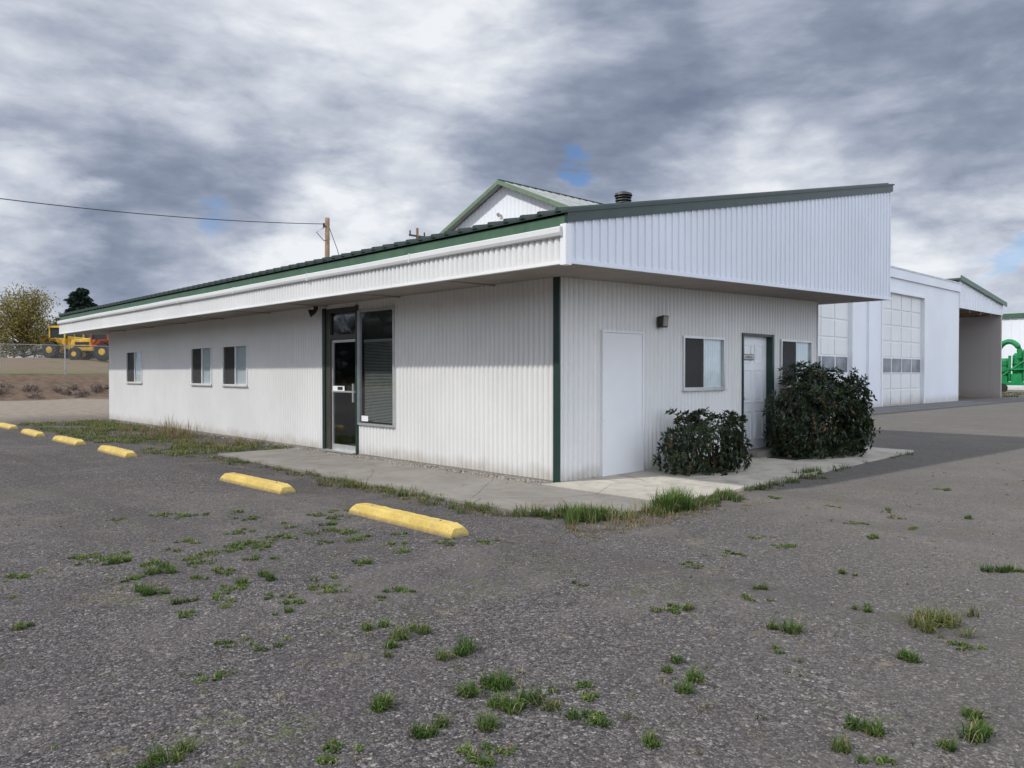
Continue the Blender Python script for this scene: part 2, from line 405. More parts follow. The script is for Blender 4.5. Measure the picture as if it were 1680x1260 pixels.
# shop window
a0,a1,z0,z1=3.925,5.126,.59,2.71
w=sub('window',(0,(a0+a1)/2,z0),off,'tall shop window with half drawn blinds')
mb=MB()
for (x0,x1,y0,y1) in ((a0,a1,z0,z0+.035),(a0,a1,z1-.035,z1),(a0,a0+.035,z0+.035,z1-.035),(a1-.035,a1,z0+.035,z1-.035)): mb.pbox(PL,x0,x1,-.06,.03,y0,y1)
mb.obj('frame',M_alu,w)
MB().add([PL(a0+.035,-.02,z0+.035),PL(a1-.035,-.02,z0+.035),PL(a1-.035,-.02,z1-.035),PL(a0+.035,-.02,z1-.035)],[(0,1,2,3)]).obj('glass',glassmat('tinted_shop_glass',(.56,.60,.59),.10,1.3),w)
mb=MB(); z=z0+.07
while z<2.12:
    mb.add([PL(a0+.07,-.115,z+.011),PL(a1-.07,-.115,z+.011),PL(a1-.07,-.092,z-.005),PL(a0+.07,-.092,z-.005)],[(0,1,2,3)]); z+=.027
mb.box(.09,.12,a0+.07,a1-.07,2.12,2.17)
mb.obj('blind',M_blind,w)
MB().box(.16,.165,a0,a1,z0,z1).obj('backing_drape',simple('grey_drape',(.07,.07,.065),.9),w)
MB().add([PL(4.80,-.012,.66),PL(5.02,-.012,.66),PL(5.02,-.012,.76),PL(4.80,-.012,.76)],[(0,1,2,3)]).obj('window_sticker',M_white,w)
# front door
d=sub('door',(0,5.7,0),off,'aluminium framed glass entrance door with transom')
MB().box(-.035,.03,6.27,6.37,.02,2.82).box(-.035,.03,5.10,5.155,.02,2.82).obj('green_post',M_dgreen,d)
MB().box(-.01,.06,6.10,6.268,.03,2.80).box(-.01,.06,5.157,6.10,2.72,2.80).box(-.01,.06,5.157,6.10,2.20,2.29).obj('frame',M_bronze,d)
MB().box(.02,.06,6.05,6.098,.06,2.19).box(.02,.06,5.157,5.21,.06,2.19).box(.02,.06,5.21,6.05,.06,.17).box(.02,.06,5.21,6.05,2.14,2.19).obj('leaf',M_alu,d)
MB().add([PL(5.21,-.04,.17),PL(6.05,-.04,.17),PL(6.05,-.04,2.14),PL(5.21,-.04,2.14)],[(0,1,2,3)]).obj('glass',M_dglass,d)
MB().add([PL(5.157,-.03,2.29),PL(6.10,-.03,2.29),PL(6.10,-.03,2.72),PL(5.157,-.03,2.72)],[(0,1,2,3)]).obj('transom_glass',M_dglass,d)
MB().box(-.02,.02,5.22,6.04,1.18,1.21).box(-.03,.0,5.25,5.28,1.0,1.35).obj('handle',M_alu,d)
MB().box(.012,.018,5.62,6.05,1.21,1.30).obj('notice',M_white,d)
MB().box(.006,.011,5.68,5.86,1.225,1.285).obj('notice_label',M_dark,d)
MB().box(-.12,.06,5.15,6.25,.036,.06).obj('threshold',M_alu,d)
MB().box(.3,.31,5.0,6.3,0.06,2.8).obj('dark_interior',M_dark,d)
# flat panel door on end wall
d=sub('side_door',(1.38,0,0),off,'plain flat white side door panel')
MB().box(.925,1.84,-.035,.0,.03,2.145).obj('leaf',M_white,d,bevel=.004)
MB().box(.885,.922,-.045,.02,.03,2.18).box(1.843,1.88,-.045,.02,.03,2.18).box(.922,1.843,-.045,.02,2.148,2.18).obj('frame',M_white,d)
# office door
d=sub('door',(5.4,0,0),off,'white six panel door in dark green frame')
MB().box(4.86,4.90,-.02,.14,.04,2.28).box(5.93,6.0,-.03,.14,.04,2.28).box(4.90,5.93,-.02,.14,2.235,2.28).obj('frame',M_dgreen,d)
mb=MB().box(4.90,5.93,.10,.14,.13,2.235)
for (x0,x1) in ((5.04,5.36),(5.47,5.79)):
    for (a,b) in ((.30,.85),(1.0,1.62),(1.74,2.08)):
        mb.box(x0,x1,.085,.1,a,a+.02).box(x0,x1,.085,.1,b-.02,b).box(x0,x0+.02,.085,.1,a+.02,b-.02).box(x1-.02,x1,.085,.1,a+.02,b-.02)
        mb.box(x0+.06,x1-.06,.088,.1,a+.06,b-.06)
mb.obj('leaf',simple('door_white_paint',(.86,.88,.90),.35,.03),d)
MB().tube([(4.99,.1,1.08),(4.99,.04,1.08),(4.99,.03,1.08)],[.02,.02,.035],10).obj('handle',M_alu,d)
MB().box(4.80,6.06,-.35,.14,.04,.13).obj('threshold',M_conc,d)
sg=sub('sign',(5.25,.08,1.84),d,'small black and white office sign')
MB().box(5.05,5.42,.078,.084,1.79,1.90).obj('plate',M_dark,sg)
MB().box(5.07,5.40,.074,.077,1.805,1.885).obj('panel',M_white,sg)
def text(s,size,loc,rot,mat,parent):
    cu=bpy.data.curves.new('t','FONT'); cu.body=s; cu.size=size; cu.extrude=.001; cu.align_x='CENTER'; cu.align_y='CENTER'
    t=bpy.data.objects.new('t',cu); col.objects.link(t); dg=bpy.context.evaluated_depsgraph_get()
    me=bpy.data.meshes.new_from_object(t.evaluated_get(dg)); bpy.data.objects.remove(t)
    me.materials.clear(); me.materials.append(mat)
    o=bpy.data.objects.new('lettering',me); col.objects.link(o); o.parent=parent; o.location=Vector(loc)-WL[parent]; o.rotation_euler=rot; return o
text('OFFICE',.075,(5.235,.072,1.845),(math.pi/2,0,0),M_dark,sg)
# lamps
l=sub('flood_lamp',(2.32,-.03,2.3),off)
MB().add([(2.24,-.02,2.44),(2.40,-.02,2.44),(2.40,-.14,2.46),(2.24,-.14,2.46),(2.24,-.02,2.27),(2.40,-.02,2.27),(2.40,-.12,2.27),(2.24,-.12,2.27)],
   [(0,1,2,3),(7,6,5,4),(0,4,5,1),(1,5,6,2),(3,2,6,7),(3,7,4,0)]).obj('housing',M_dark,l,bevel=.012)
MB().add([(2.255,-.143,2.44),(2.385,-.143,2.44),(2.385,-.130,2.29),(2.255,-.130,2.29)],[(0,1,2,3)]).obj('lens',simple('lamp_lens',(.26,.25,.21),.2),l)
l=sub('flood_lamp',(-.12,6.5,2.8),off)
MB().box(-.14,-.08,6.44,6.52,2.80,2.87).tube([(-.10,6.47,2.81),(-.14,6.50,2.76),(-.22,6.54,2.73)],[.03,.05,.085],12).obj('housing',M_dark,l)
# chimney vent on the roof
c=sub('chimney',(3.31,1.5,4.3),off)
MB().tube([(3.31,1.5,4.2),(3.31,1.5,4.62)],.10,20).obj('flue_pipe',M_alu,c,smooth=True)
mb=MB()
for z in (4.62,4.67,4.72): mb.tube([(3.31,1.5,z),(3.31,1.5,z+.02)],[.15,.14],24)
mb.tube([(3.31,1.5,4.76),(3.31,1.5,4.80),(3.31,1.5,4.84)],[.165,.15,.05],24).tube([(3.31,1.5,4.6),(3.31,1.5,4.78)],.09,12)
mb.obj('flue_cap',M_dark,c)
MB().box(4.95,5.75,-1.0,-.45,.038,.05).obj('doormat',M_rub,label='dark rubber doormat on concrete by the office door',category='doormat')

# ---------------------------------------------------------------- gabled building behind
gb=thing('gabled_shed',(20,22.6,0),'tall white metal gabled shed with green rake trim','building')
GA,GZ,GS,GH=22.6,11.5,.43,9.5
gz=lambda v:GZ-GS*abs(v-GA)
mb=MB()
corr(mb,lambda a,d,z:(20-d,a,z),GA-GH,GA,0,gz,.3,.018,'rib'); corr(mb,lambda a,d,z:(20-d,a,z),GA,GA+GH,0,gz,.3,.018,'rib')
mb.box(20.02,55,GA-GH,GA-GH+.05,0,gz(GA+GH)); mb.box(20.02,55,GA+GH-.05,GA+GH,0,gz(GA+GH)); mb.box(55,55.1,GA-GH,GA+GH,0,gz(GA+GH))
mb.obj('wall',M_garage,gb)
mb=MB()
for s in (-1,1):
    e=GA+s*(GH+.5); ze=GZ-GS*(GH+.5)
    mb.add([(19.6,GA,GZ+.06),(55,GA,GZ+.06),(55,e,ze+.06),(19.6,e,ze+.06),(19.6,GA,GZ+.14),(55,GA,GZ+.14),(55,e,ze+.14),(19.6,e,ze+.14)],
       [(0,1,2,3),(7,6,5,4),(0,4,5,1),(2,6,7,3),(0,3,7,4),(1,2,6,5)])
    for k in range(0,58):
        x=19.9+k*.6; mb.add([(x,GA,GZ+.142),(x+.05,GA,GZ+.142),(x+.05,e,ze+.142),(x,e,ze+.142),(x+.025,GA,GZ+.18),(x+.025,e,ze+.18)],[(0,4,5,3),(1,2,5,4)])
mb.obj('roof',simple('aged_roof',(.28,.30,.30),.5,.3,1),gb)
mb=MB()
for s in (-1,1):
    e=GA+s*(GH+.55); ze=GZ-GS*(GH+.55)
    mb.add([(19.5,GA,GZ-.05),(19.5,e,ze-.05),(19.5,e,ze+.17),(19.5,GA,GZ+.17),(19.6,GA,GZ-.05),(19.6,e,ze-.05),(19.6,e,ze+.17),(19.6,GA,GZ+.17)],[(0,1,2,3),(7,6,5,4),(0,1,5,4),(3,2,6,7)])
mb.box(19.5,55.0,GA-.10,GA+.10,GZ+.182,GZ+.20)
mb.obj('rake_trim',simple('pale_green_trim',(.13,.19,.12),.6),gb)
MB().tube([(19.98,22.9,9.95),(19.85,22.9,9.95),(19.8,22.9,9.92)],[.05,.11,.12],12).obj('gable_lamp',M_alu,gb)

# ---------------------------------------------------------------- garage building
GV=6.6
ga=thing('garage_building',(14,GV,0),'tall white garage block with sectional overhead doors','building')
PG=lambda a,d,z:(a,GV-d,z)
mb=MB()
for (a,b,c,e) in ((14,20.0,0,6.35),(25.3,28.6,0,6.35),(33.9,39.3,0,6.35),(20.0,25.3,5.30,6.35),(28.6,33.9,5.30,6.35)): mb.pbox(PG,a,b,-.25,0,c,e)
mb.box(14,14.25,GV+.26,13,0,6.35); mb.box(39.05,39.3,GV+.26,14,0,6.35); mb.box(14.26,39.04,12.8,13,0,6.35)
mb.obj('wall',M_garage,ga)
mb=MB(); mb.pbox(PG,14,39.32,.0,.10,6.0,6.42); mb.pbox(PG,26.9,27.15,0,.10,0,5.99); mb.obj('fascia',M_garage,ga)
MB().box(13.95,39.35,GV-.12,13.1,6.425,6.50).obj('roof',M_roofw,ga)
M_pane=simple('dusty_pane',(.15,.17,.19),.25,.5,1.2)
M_pan=painted('cream_door_panel',(.76,.77,.76),streak=.12,basez=.6,sc=.5)
for (a0,a1) in ((20.0,25.3),(28.6,33.9)):
    d=sub('garage_door',((a0+a1)/2,GV,0),ga)
    mb=MB()
    R=7; H=5.24/R; C=4; WW=(a1-a0-.2)/C
    mb.pbox(PG,a0,a1,-.20,-.14,0,5.3)
    for r in range(R):
        if r==2: continue
        for c in range(C):
            x=a0+.1+c*WW; z=.03+r*H
            mb.pbox(PG,x+.04,x+WW-.04,-.138,-.118,z+.04,z+H-.04)
    mb.obj('panel',M_pan,d,bevel=.008)
    mb=MB(); mg=MB()
    z=.03+2*H
    for c in range(C):
        x=a0+.1+c*WW; mg.pbox(PG,x+.06,x+WW-.01,-.13,-.12,z+.05,z+H-.05)
        mb.pbox(PG,x,x+.06,-.135,-.10,z,z+H)
    mb.pbox(PG,a0+.1,a1-.1,-.135,-.105,z,z+.045); mb.pbox(PG,a0+.1,a1-.1,-.135,-.105,z+H-.045,z+H)
    mb.obj('sash',M_garage,d); mg.obj('glass',M_pane,d)
    mb=MB(); mb.pbox(PG,a0-.12,a0,.0,.05,0,5.42); mb.pbox(PG,a1,a1+.12,.0,.05,0,5.42); mb.pbox(PG,a0,a1,.0,.05,5.3,5.42); mb.obj('frame',M_white,d)

# open shed
sh=thing('open_shed',(43.4,GV,0),'white open fronted shed with sloping green edged roof','building')
PS=lambda a,d,z:(a,GV+.0-d,z)
sz=lambda u:6.78-.107*(u-39.35)
mb=MB(); corr(mb,PS,39.36,47.7,5.15,lambda u:sz(u)-.05,.3,.02,'rib')
mb.obj('header',M_garage,sh)
mb=MB().box(47.5,47.7,GV+.03,14,0,5.85).box(39.35,47.49,14,14.2,0,5.85).box(39.36,39.45,GV+.03,14,0,5.9); mb.obj('wall',painted('block_wall',(.46,.42,.39),streak=.3,basez=.6,sc=.5),sh)
def slab(mb,u0,u1,v0,v1,off0,off1):
    mb.add([(u0,v0,sz(u0)+off0),(u1,v0,sz(u1)+off0),(u1,v1,sz(u1)+off0),(u0,v1,sz(u0)+off0),(u0,v0,sz(u0)+off1),(u1,v0,sz(u1)+off1),(u1,v1,sz(u1)+off1),(u0,v1,sz(u0)+off1)],
     [(0,3,2,1),(4,5,6,7),(0,1,5,4),(1,2,6,5),(2,3,7,6),(3,0,4,7)])
mb=MB(); slab(mb,39.2,48.0,GV-.1,14.3,.0,.06); mb.obj('roof',M_roofw,sh)
mb=MB(); slab(mb,39.2,48.05,GV-.16,GV-.105,-.14,.12); mb.obj('rake_trim',M_green,sh)
for u in (41.5,43.5,45.5): MB().box(u,u+.15,GV+.1,13.9,5.0,5.14).obj('ceiling_beam',M_wood,sh)

# far white building
fb=thing('warehouse',(74,5,0),'long white metal warehouse with green roof trim','building')
mb=MB(); corr(mb,lambda a,d,z:(74-d,a,z),-14,17,0,6.7,.6,.03,'rib'); corr(mb,lambda a,d,z:(a,-14-d,z),74,100,0,6.7,.6,.03,'rib'); mb.box(99,100,-14,17,0,6.6); mb.box(74.1,99,16.8,17,0,6.6)
mb.obj('wall',M_garage,fb)
MB().box(73.8,73.95,-14.2,17.2,6.6,7.0).box(73.96,100.2,-14.2,-14.05,6.6,7.0).obj('eave_trim',M_green,fb)
MB().add([(73.8,-14.2,7.0),(100,-14.2,7.0),(100,17.2,7.0),(73.8,17.2,7.0),(87,-14.2,7.9),(87,17.2,7.9)],[(0,3,5,4),(1,4,5,2),(0,4,1),(3,2,5)]).obj('roof',M_roofw,fb)

# green machine
bx,by=cf(.651*60,60)
gm=thing('grain_vacuum',(bx,by,0),'bright green farm machine with curved pipe over upright cylinders','farm machine')
mb=MB()
for dx,dy,r,h in ((0,.55,.36,2.5),(.1,-.35,.40,2.9),(.3,-1.3,.42,3.1),(.3,-2.3,.42,2.6)): mb.tube([(bx+dx,by+dy,.8),(bx+dx,by+dy,1.1),(bx+dx,by+dy,h),(bx+dx,by+dy,h+.2)],[r*.5,r,r,r*.6],18)
mb.obj('tank',M_mgreen,gm)
MB().box(bx-1,bx+1.6,by-3,by+1.1,.60,.85).box(bx-.75,bx-.65,by+.9,by+1.0,.85,2.6).box(bx-.75,bx-.65,by-1.9,by-1.8,.85,2.9).box(bx-.75,bx-.65,by-1.8,by+.9,1.8,1.9).box(bx-.75,bx-.3,by-.75,by-.05,.86,1.5).box(bx-.75,bx-.3,by-1.7,by-1.2,.86,2.1).box(bx-.75,bx-.3,by+.2,by+.7,.86,1.3).obj('chassis',M_mgreen,gm)
pts=[(bx-.3,by+.95,2.0),(bx-.3,by+.95,3.0)]+[(bx-.3,by+.95-.75*(1-math.cos(a)),3.0+1.0*math.sin(a)) for a in np.linspace(.2,math.pi*.97,12)]+[(bx-.3,by-.56,2.7)]
mb=MB(); mb.tube(pts,.20,14); mb.tube([(bx-.5,by+.1,.9),(bx-.5,by+.1,2.9)],.10,10); mb.tube([(bx-.5,by-.9,.9),(bx-.5,by-.9,3.3),(bx-.5,by-1.3,3.6),(bx-.5,by-2.6,3.6)],.12,8); mb.tube([(bx-.6,by+1.0,1.0),(bx-.6,by-.8,2.4),(bx-.6,by-2.6,3.3)],.08,8); mb.obj('duct',M_mgreen,gm)
mb=MB()
for z in (1.15,1.6,2.1): mb.tube([(bx,by+.55,z),(bx,by+.55,z+.06)],.39,18).tube([(bx+.1,by-.35,z+.1),(bx+.1,by-.35,z+.16)],.43,18)
mb.obj('band',simple('dark_green_band',(.006,.06,.02),.5),gm)
for wy in (-2.2,0.45):
    mb=MB(); mb.tube([(bx-1.3,by+wy,.38),(bx-1.05,by+wy,.38)],.38,18); mb.obj('wheel',M_rub,gm)

# ---------------------------------------------------------------- parking stops
def stopmat():
    m,nt,b,tc=newmat('worn_yellow_concrete')
    c=mixc(nt,mapr(nt,noise(nt,tc,4,5,.6),.3,.7),(.50,.355,.08),(.64,.47,.13))
    c=mixc(nt,mapr(nt,noise(nt,tc,22,6,.75),.53,.65,0,.75),c,(.34,.29,.22))
    c=mixc(nt,mapr(nt,noise(nt,tc,60,3,.7),.57,.67,0,.6),c,(.1,.08,.05))
    z=nd(nt,'ShaderNodeSeparateXYZ',{0:tc}).outputs[2]
    c=mixc(nt,mapr(nt,mth(nt,'SUBTRACT',z,mth(nt,'MULTIPLY',noise(nt,tc,15,4,.6),.06)),-.03,.02,.7,0),c,(.16,.13,.10))
    nt.links.new(c,b.inputs['Base Color']); b.inputs['Roughness'].default_value=.85
    bump(nt,b,noise(nt,tc,70,4,.7),.5,.006); return m
M_stop=stopmat()
def stop_mesh(seed):
    r=random.Random(seed); mb=MB(); L=1.76; N=36
    prof=[(-.115,0),(-.108,.045),(-.075,.098),(-.055,.112),(.055,.112),(.075,.098),(.108,.045),(.115,0)]
    vv=[];ff=[];n=len(prof)
    for i in range(N+1):
        y=-L/2+L*i/N; e=min(i,N-i); k=[.72,.93,1][min(e,2)]
        for (x,z) in prof: vv.append((x*(.9+.1*k)+r.uniform(-.003,.003),y+(r.uniform(-.004,.004) if e else 0)+( -1 if i==0 else 1 if i==N else 0)*(.13-z)*.18*(0 if e else 1),z*k+(r.uniform(-.003,.003) if z>0 else -.005)))
    for i in range(N):
        for k in range(n-1): ff.append((i*n+k,(i+1)*n+k,(i+1)*n+k+1,i*n+k+1))
    ff.append(tuple(range(n))); ff.append(tuple(range(N*n,N*n+n))[::-1])
    mb.add(vv,ff); return mb
for i,(x,y,rz_) in enumerate([(-3.15,-.77,.0),(-3.1,2.78,.02),(-3.15,8.65,-.015),(-3.18,11.95,.02),(-3.25,15.0,-.02),(-3.2,18.4,.01)]):
    mb=stop_mesh(i); mb.v=[(a+x,b+y,c) for a,b,c in mb.v]
    o=mb.obj('parking_stop',M_stop,loc=(x,y,0),label='worn yellow concrete parking stop on gravel',category='parking stop',group='yellow parking stops in a row')
    o.rotation_euler=(0,0,rz_)
    for yy in (-.6,.6): MB().tube([(x,y+yy,.09),(x,y+yy,.117)],.014,8).obj('anchor_pin',M_wood,o)

# ---------------------------------------------------------------- vegetation helpers
def blades_obj(name,P,H,Wd,lean,C,mat,**kw):
    P=np.asarray(P,float); n=len(P); az=rng.uniform(0,2*np.pi,n); H=np.asarray(H); Wd=np.asarray(Wd); lean=np.asarray(lean)
    dx=np.stack([np.cos(az),np.sin(az),np.zeros(n)],1); sd=np.stack([-np.sin(az),np.cos(az),np.zeros(n)],1)
    up=np.array([0,0,1.0])
    mid=P+dx*(H*lean*.35)[:,None]+up*(H*.6*np.sqrt(np.clip(1-lean**2*.6,.05,1)))[:,None]
    tip=P+dx*(H*lean)[:,None]+up*(H*np.sqrt(np.clip(1-lean**2,.03,1)))[:,None]
    V=np.stack([P-sd*Wd[:,None]/2,P+sd*Wd[:,None]/2,mid-sd*Wd[:,None]*.4,mid+sd*Wd[:,None]*.4,tip],1).reshape(-1,3)
    f=[]
    for i in range(n):
        b=5*i; f.append((b,b+1,b+3,b+2)); f.append((b+2,b+3,b+4))
    mb=MB(); mb.v=V.tolist(); mb.f=f
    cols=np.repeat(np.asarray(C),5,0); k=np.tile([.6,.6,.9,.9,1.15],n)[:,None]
    return mb.obj(name,mat,cols=cols*k,**kw)
def leaves_arr(P,D,L,Wd,C,N=None):
    n=len(P); D=D/np.linalg.norm(D,axis=1)[:,None]
    r=rng.normal(size=(n,3)) if N is None else N
    S=np.cross(D,r); S/= (np.linalg.norm(S,axis=1)[:,None]+1e-9); U=np.cross(S,D)
    L=L[:,None]; Wd=Wd[:,None]
    b=P; m=P+D*L*.5-U*Wd*.18; t=P+D*L-U*L*.12
    l=P+D*L*.5+S*Wd*.5; r_=P+D*L*.5-S*Wd*.5
    V=np.stack([b,l,r_,t,m],1).reshape(-1,3)
    return V,np.repeat(C,5,0)
def leaves_obj(name,V,Cc,mat,**kw):
    f=[]
    for i in range(len(V)//5):
        b=5*i; f+=[(b,b+4,b+1),(b+4,b+3,b+1),(b,b+2,b+4),(b+4,b+2,b+3)]
    mb=MB(); mb.v=V.tolist(); mb.f=f
    return mb.obj(name,mat,cols=Cc,**kw)

def shrub(name,cx,cy,rx,ry,h,nros,label,ymax,leafL,nl,rlob,low,nsp,seedbase=0):
    t=thing(name,(cx,cy,0),label,'shrub')
    lobes=[]
    for i in range(nl):
        a=2*math.pi*i/nl*2.4+random.uniform(-.4,.4); z=low+(.82-low)*(i/nl)**1.1
        wid=math.sqrt(max(.05,1-(max(0,z-.30)/.72)**2))
        rr=random.uniform(.50,.84)*wid
        lobes.append((cx+math.cos(a)*rr*rx,cy+math.sin(a)*rr*ry,z*h,random.uniform(.75,1.2)*rlob))
    lobes.append((cx,cy,h*.5,.5*min(rx,h))); lobes.append((cx-.1*rx,cy,h*.8,.2*rx))
    for i in range(7): # skirt down to the ground
        a=math.pi+math.pi*i/6; lobes.append((cx+math.cos(a)*rx*.62,cy+math.sin(a)*ry*.62,rlob*.5,rlob*.85))
    T=[]
    while len(T)<nros:
        l=random.choice(lobes); v=Vector((random.gauss(0,1),random.gauss(0,1),random.gauss(0,1))).normalized()*l[3]*random.uniform(.6,1.1)
        p=Vector((l[0]+v.x,l[1]+v.y,l[2]+v.z))
        if p.y>ymax or p.z<.04 or p.z>h*1.05: continue
        T.append(p)
    mb=MB()
    for i in range(nsp):
        l=random.choice(lobes); v=Vector((random.gauss(0,1),random.gauss(0,.6),abs(random.gauss(0,.8)))).normalized()
        q0=Vector(l[:3]); q1=q0+v*l[3]*random.uniform(1.2,1.5)
        if q1.y>ymax: continue
        mb.tube([q0,(q0+q1)/2+Vector((0,0,.02)),q1],[.008,.006,.003],4)
        for f in (.8,.9,1.0): T.append(q0.lerp(q1,f))
    for i in range(22):
        p=random.choice(T); b=Vector((cx+random.uniform(-.2,.2)*rx,cy+random.uniform(-.12,.12)*ry,0)); m=(b+p)/2+Vector((random.uniform(-.05,.05),random.uniform(-.05,.05),.08))
        mb.tube([b,m,p],[.018,.012,.004],6)
    mb.obj('stem',M_bark,t,smooth=True)
    P=[];D=[];L=[];C=[]
    cen=Vector((cx,cy,h*.35))
    for p in T:
        out=(p-cen).normalized(); sh=random.uniform(.45,1.3)
        k=random.randint(6,9)
        hue=random.random()
        for j in range(k):
            a=2*math.pi*j/k+random.random()
            tang=out.cross(Vector((math.cos(a),math.sin(a),.3))).normalized()
            d=(out*random.uniform(.1,.7)+tang+Vector((0,0,random.uniform(-.25,.25)))).normalized()
            P.append(p); D.append(d); L.append(leafL*random.uniform(.6,1.15))
            g=sh*random.uniform(.75,1.25)
            c=(.027*g,.045*g,.018*g)
            if hue>.95: c=(.12*g,.08*g,.03*g)
            elif hue>.82: c=(.050*g,.078*g,.022*g)
            C.append(c)
    L=np.array(L); V,cc=leaves_arr(np.array(P),np.array(D),L,L*.34,np.array(C))
    V[:,1]=np.minimum(V[:,1],-.03); V[:,2]=np.maximum(V[:,2],.042)
    leaves_obj('foliage',V,cc,M_leafd,parent=t)
    return t
random.seed(11)
shrub('shrub',2.62,-.70,.98,.58,1.0,1000,'loose dark green leafy shrub beside the end wall',-.1,.09,20,.23,.18,26)
shrub('shrub',6.2,-.80,1.34,.70,1.72,3200,'large dense dark green shrub beside the office door',-.1,.10,34,.36,.12,34)

def tree(name,x,y,h,cw,tr,nleaf,c0,label,lsize,kind='broad',low=.1):
    z0=terr(x,y); t=thing(name,(x,y,z0),label,'tree')
    mb=MB(); mb.tube([(x,y,z0-.2),(x+.05*h*.1,y,z0+h*.3),(x,y,z0+h*.8)],[tr,tr*.7,tr*.2],8)
    P=[];D=[];L=[];C=[]
    if kind=='broad':
        tips=[]
        for i in range(120):
            a=random.uniform(0,6.28); f=random.random()**.8; zt=z0+h*(low+(.95-low)*f)
            rr=cw*math.sqrt(max(.02,1-(abs(f-.38)/.64)**2))*random.uniform(.5,1.05)
            e=Vector((x+math.cos(a)*rr,y+math.sin(a)*rr,zt))
            b=Vector((x,y,z0+h*(low*.5+.35*f))); m=(b+e)/2+Vector((0,0,.03*h*random.random()))
            mb.tube([b,m,e],[tr*.4,tr*.25,tr*.12],5)
            for j in range(5):
                q=b.lerp(e,random.uniform(.4,1)); tips.append((q,cw*random.uniform(.08,.18)))
        for i in range(nleaf):
            q,s=random.choice(tips); v=Vector((random.gauss(0,1),random.gauss(0,1),random.gauss(0,1)))*s*.6
            P.append(q+v); D.append(v.normalized()+Vector((0,0,-.3))); L.append(lsize*random.uniform(.5,1.3)); g=random.uniform(.45,1.4); C.append((c0[0]*g,c0[1]*g,c0[2]*g))
    else:
        for i in range(110):
            f=random.random()**.8; zb=z0+h*(.12+.86*f); rr=cw*(1-f)*random.uniform(.5,1.2)+.1; a=random.uniform(0,6.28)
            b=Vector((x,y,zb)); e=Vector((x+math.cos(a)*rr,y+math.sin(a)*rr,zb-rr*.1))
            mb.tube([b,e],[tr*.2,tr*.05],4)
            for j in range(nleaf//110):
                q=b.lerp(e,random.uniform(.2,1)); P.append(q+Vector((random.gauss(0,.12),random.gauss(0,.12),random.gauss(0,.08)))*cw*.3)
                D.append(Vector((math.cos(a)+random.gauss(0,.5),math.sin(a)+random.gauss(0,.5),-.35))); L.append(lsize*random.uniform(.5,1.3)); g=random.uniform(.5,1.4); C.append((c0[0]*g,c0[1]*g,c0[2]*g))
    mb.obj('trunk',M_bark,t)
    L=np.array(L); V,cc=leaves_arr(np.array(P),np.array(D),L,L*.5,np.array(C))
    leaves_obj('crown',V,cc,M_leaf,parent=t)
random.seed(21)
x,y=cf(-.634*84,84); tree('autumn_tree',x,y,8.3,4.3,.16,11000,(.25,.215,.06),'rounded yellow green bushy tree on the bank',.27,low=.03)
x,y=cf(-.560*105,105); tree('conifer_tree',x,y,10.0,5.4,.25,9900,(.022,.042,.028),'dark evergreen conifer tree',.65,'conifer')
x,y=cf(-.70*90,90); tree('autumn_tree',x,y,6.6,4.0,.18,9000,(.20,.16,.06),'thin brown tree on the bank',.27,low=.03)

# woodland beyond the road (mirrored in the glass)
P=[];D=[];L=[];C=[]
for i in range(15000):
    q=random.uniform(-120,150)
    if q<60: x,y=-75,q
    else: f=(q-60)/90; x,y=-75+f*45,60+f*40
    hh=10+2.5*math.sin(q*.09)+2.0*math.sin(q*.31+1)+1.2*math.sin(q*.83)
    P.append((x+random.gauss(0,4),y+random.gauss(0,2),random.random()**.8*hh)); D.append((random.gauss(0,1),random.gauss(0,1),random.gauss(0,1))); L.append(random.uniform(1.0,2.2)); g=random.uniform(.6,1.3); C.append((.045*g,.048*g,.036*g))
L=np.array(L); V,cc=leaves_arr(np.array(P),np.array(D),L,L*.7,np.array(C)); leaves_obj('woodland',V,cc,M_leaf,kind='stuff')

# dry brush on bank
P=[];D=[];L=[];C=[]
random.seed(5)
for k in range(70):
    cx=random.uniform(-6,14); cy=random.uniform(44.0,46.2); r=random.uniform(.15,.36); cz=terr(cx,cy)+r*.3
    for i in range(120):
        v=Vector((random.gauss(0,1),random.gauss(0,1),random.gauss(0,.6))).normalized()*r*random.uniform(.5,1)
        P.append((cx+v.x,cy+v.y,cz+v.z)); D.append(v+Vector((random.gauss(0,.3),random.gauss(0,.3),.2))); L.append(random.uniform(.1,.25)); g=random.uniform(.5,1.3); C.append((.22*g,.18*g,.16*g))
L=np.array(L); V,cc=leaves_arr(np.array(P),np.array(D),L,L*.3,np.array(C)); leaves_obj('dry_brush',V,cc,M_leaf,kind='stuff')

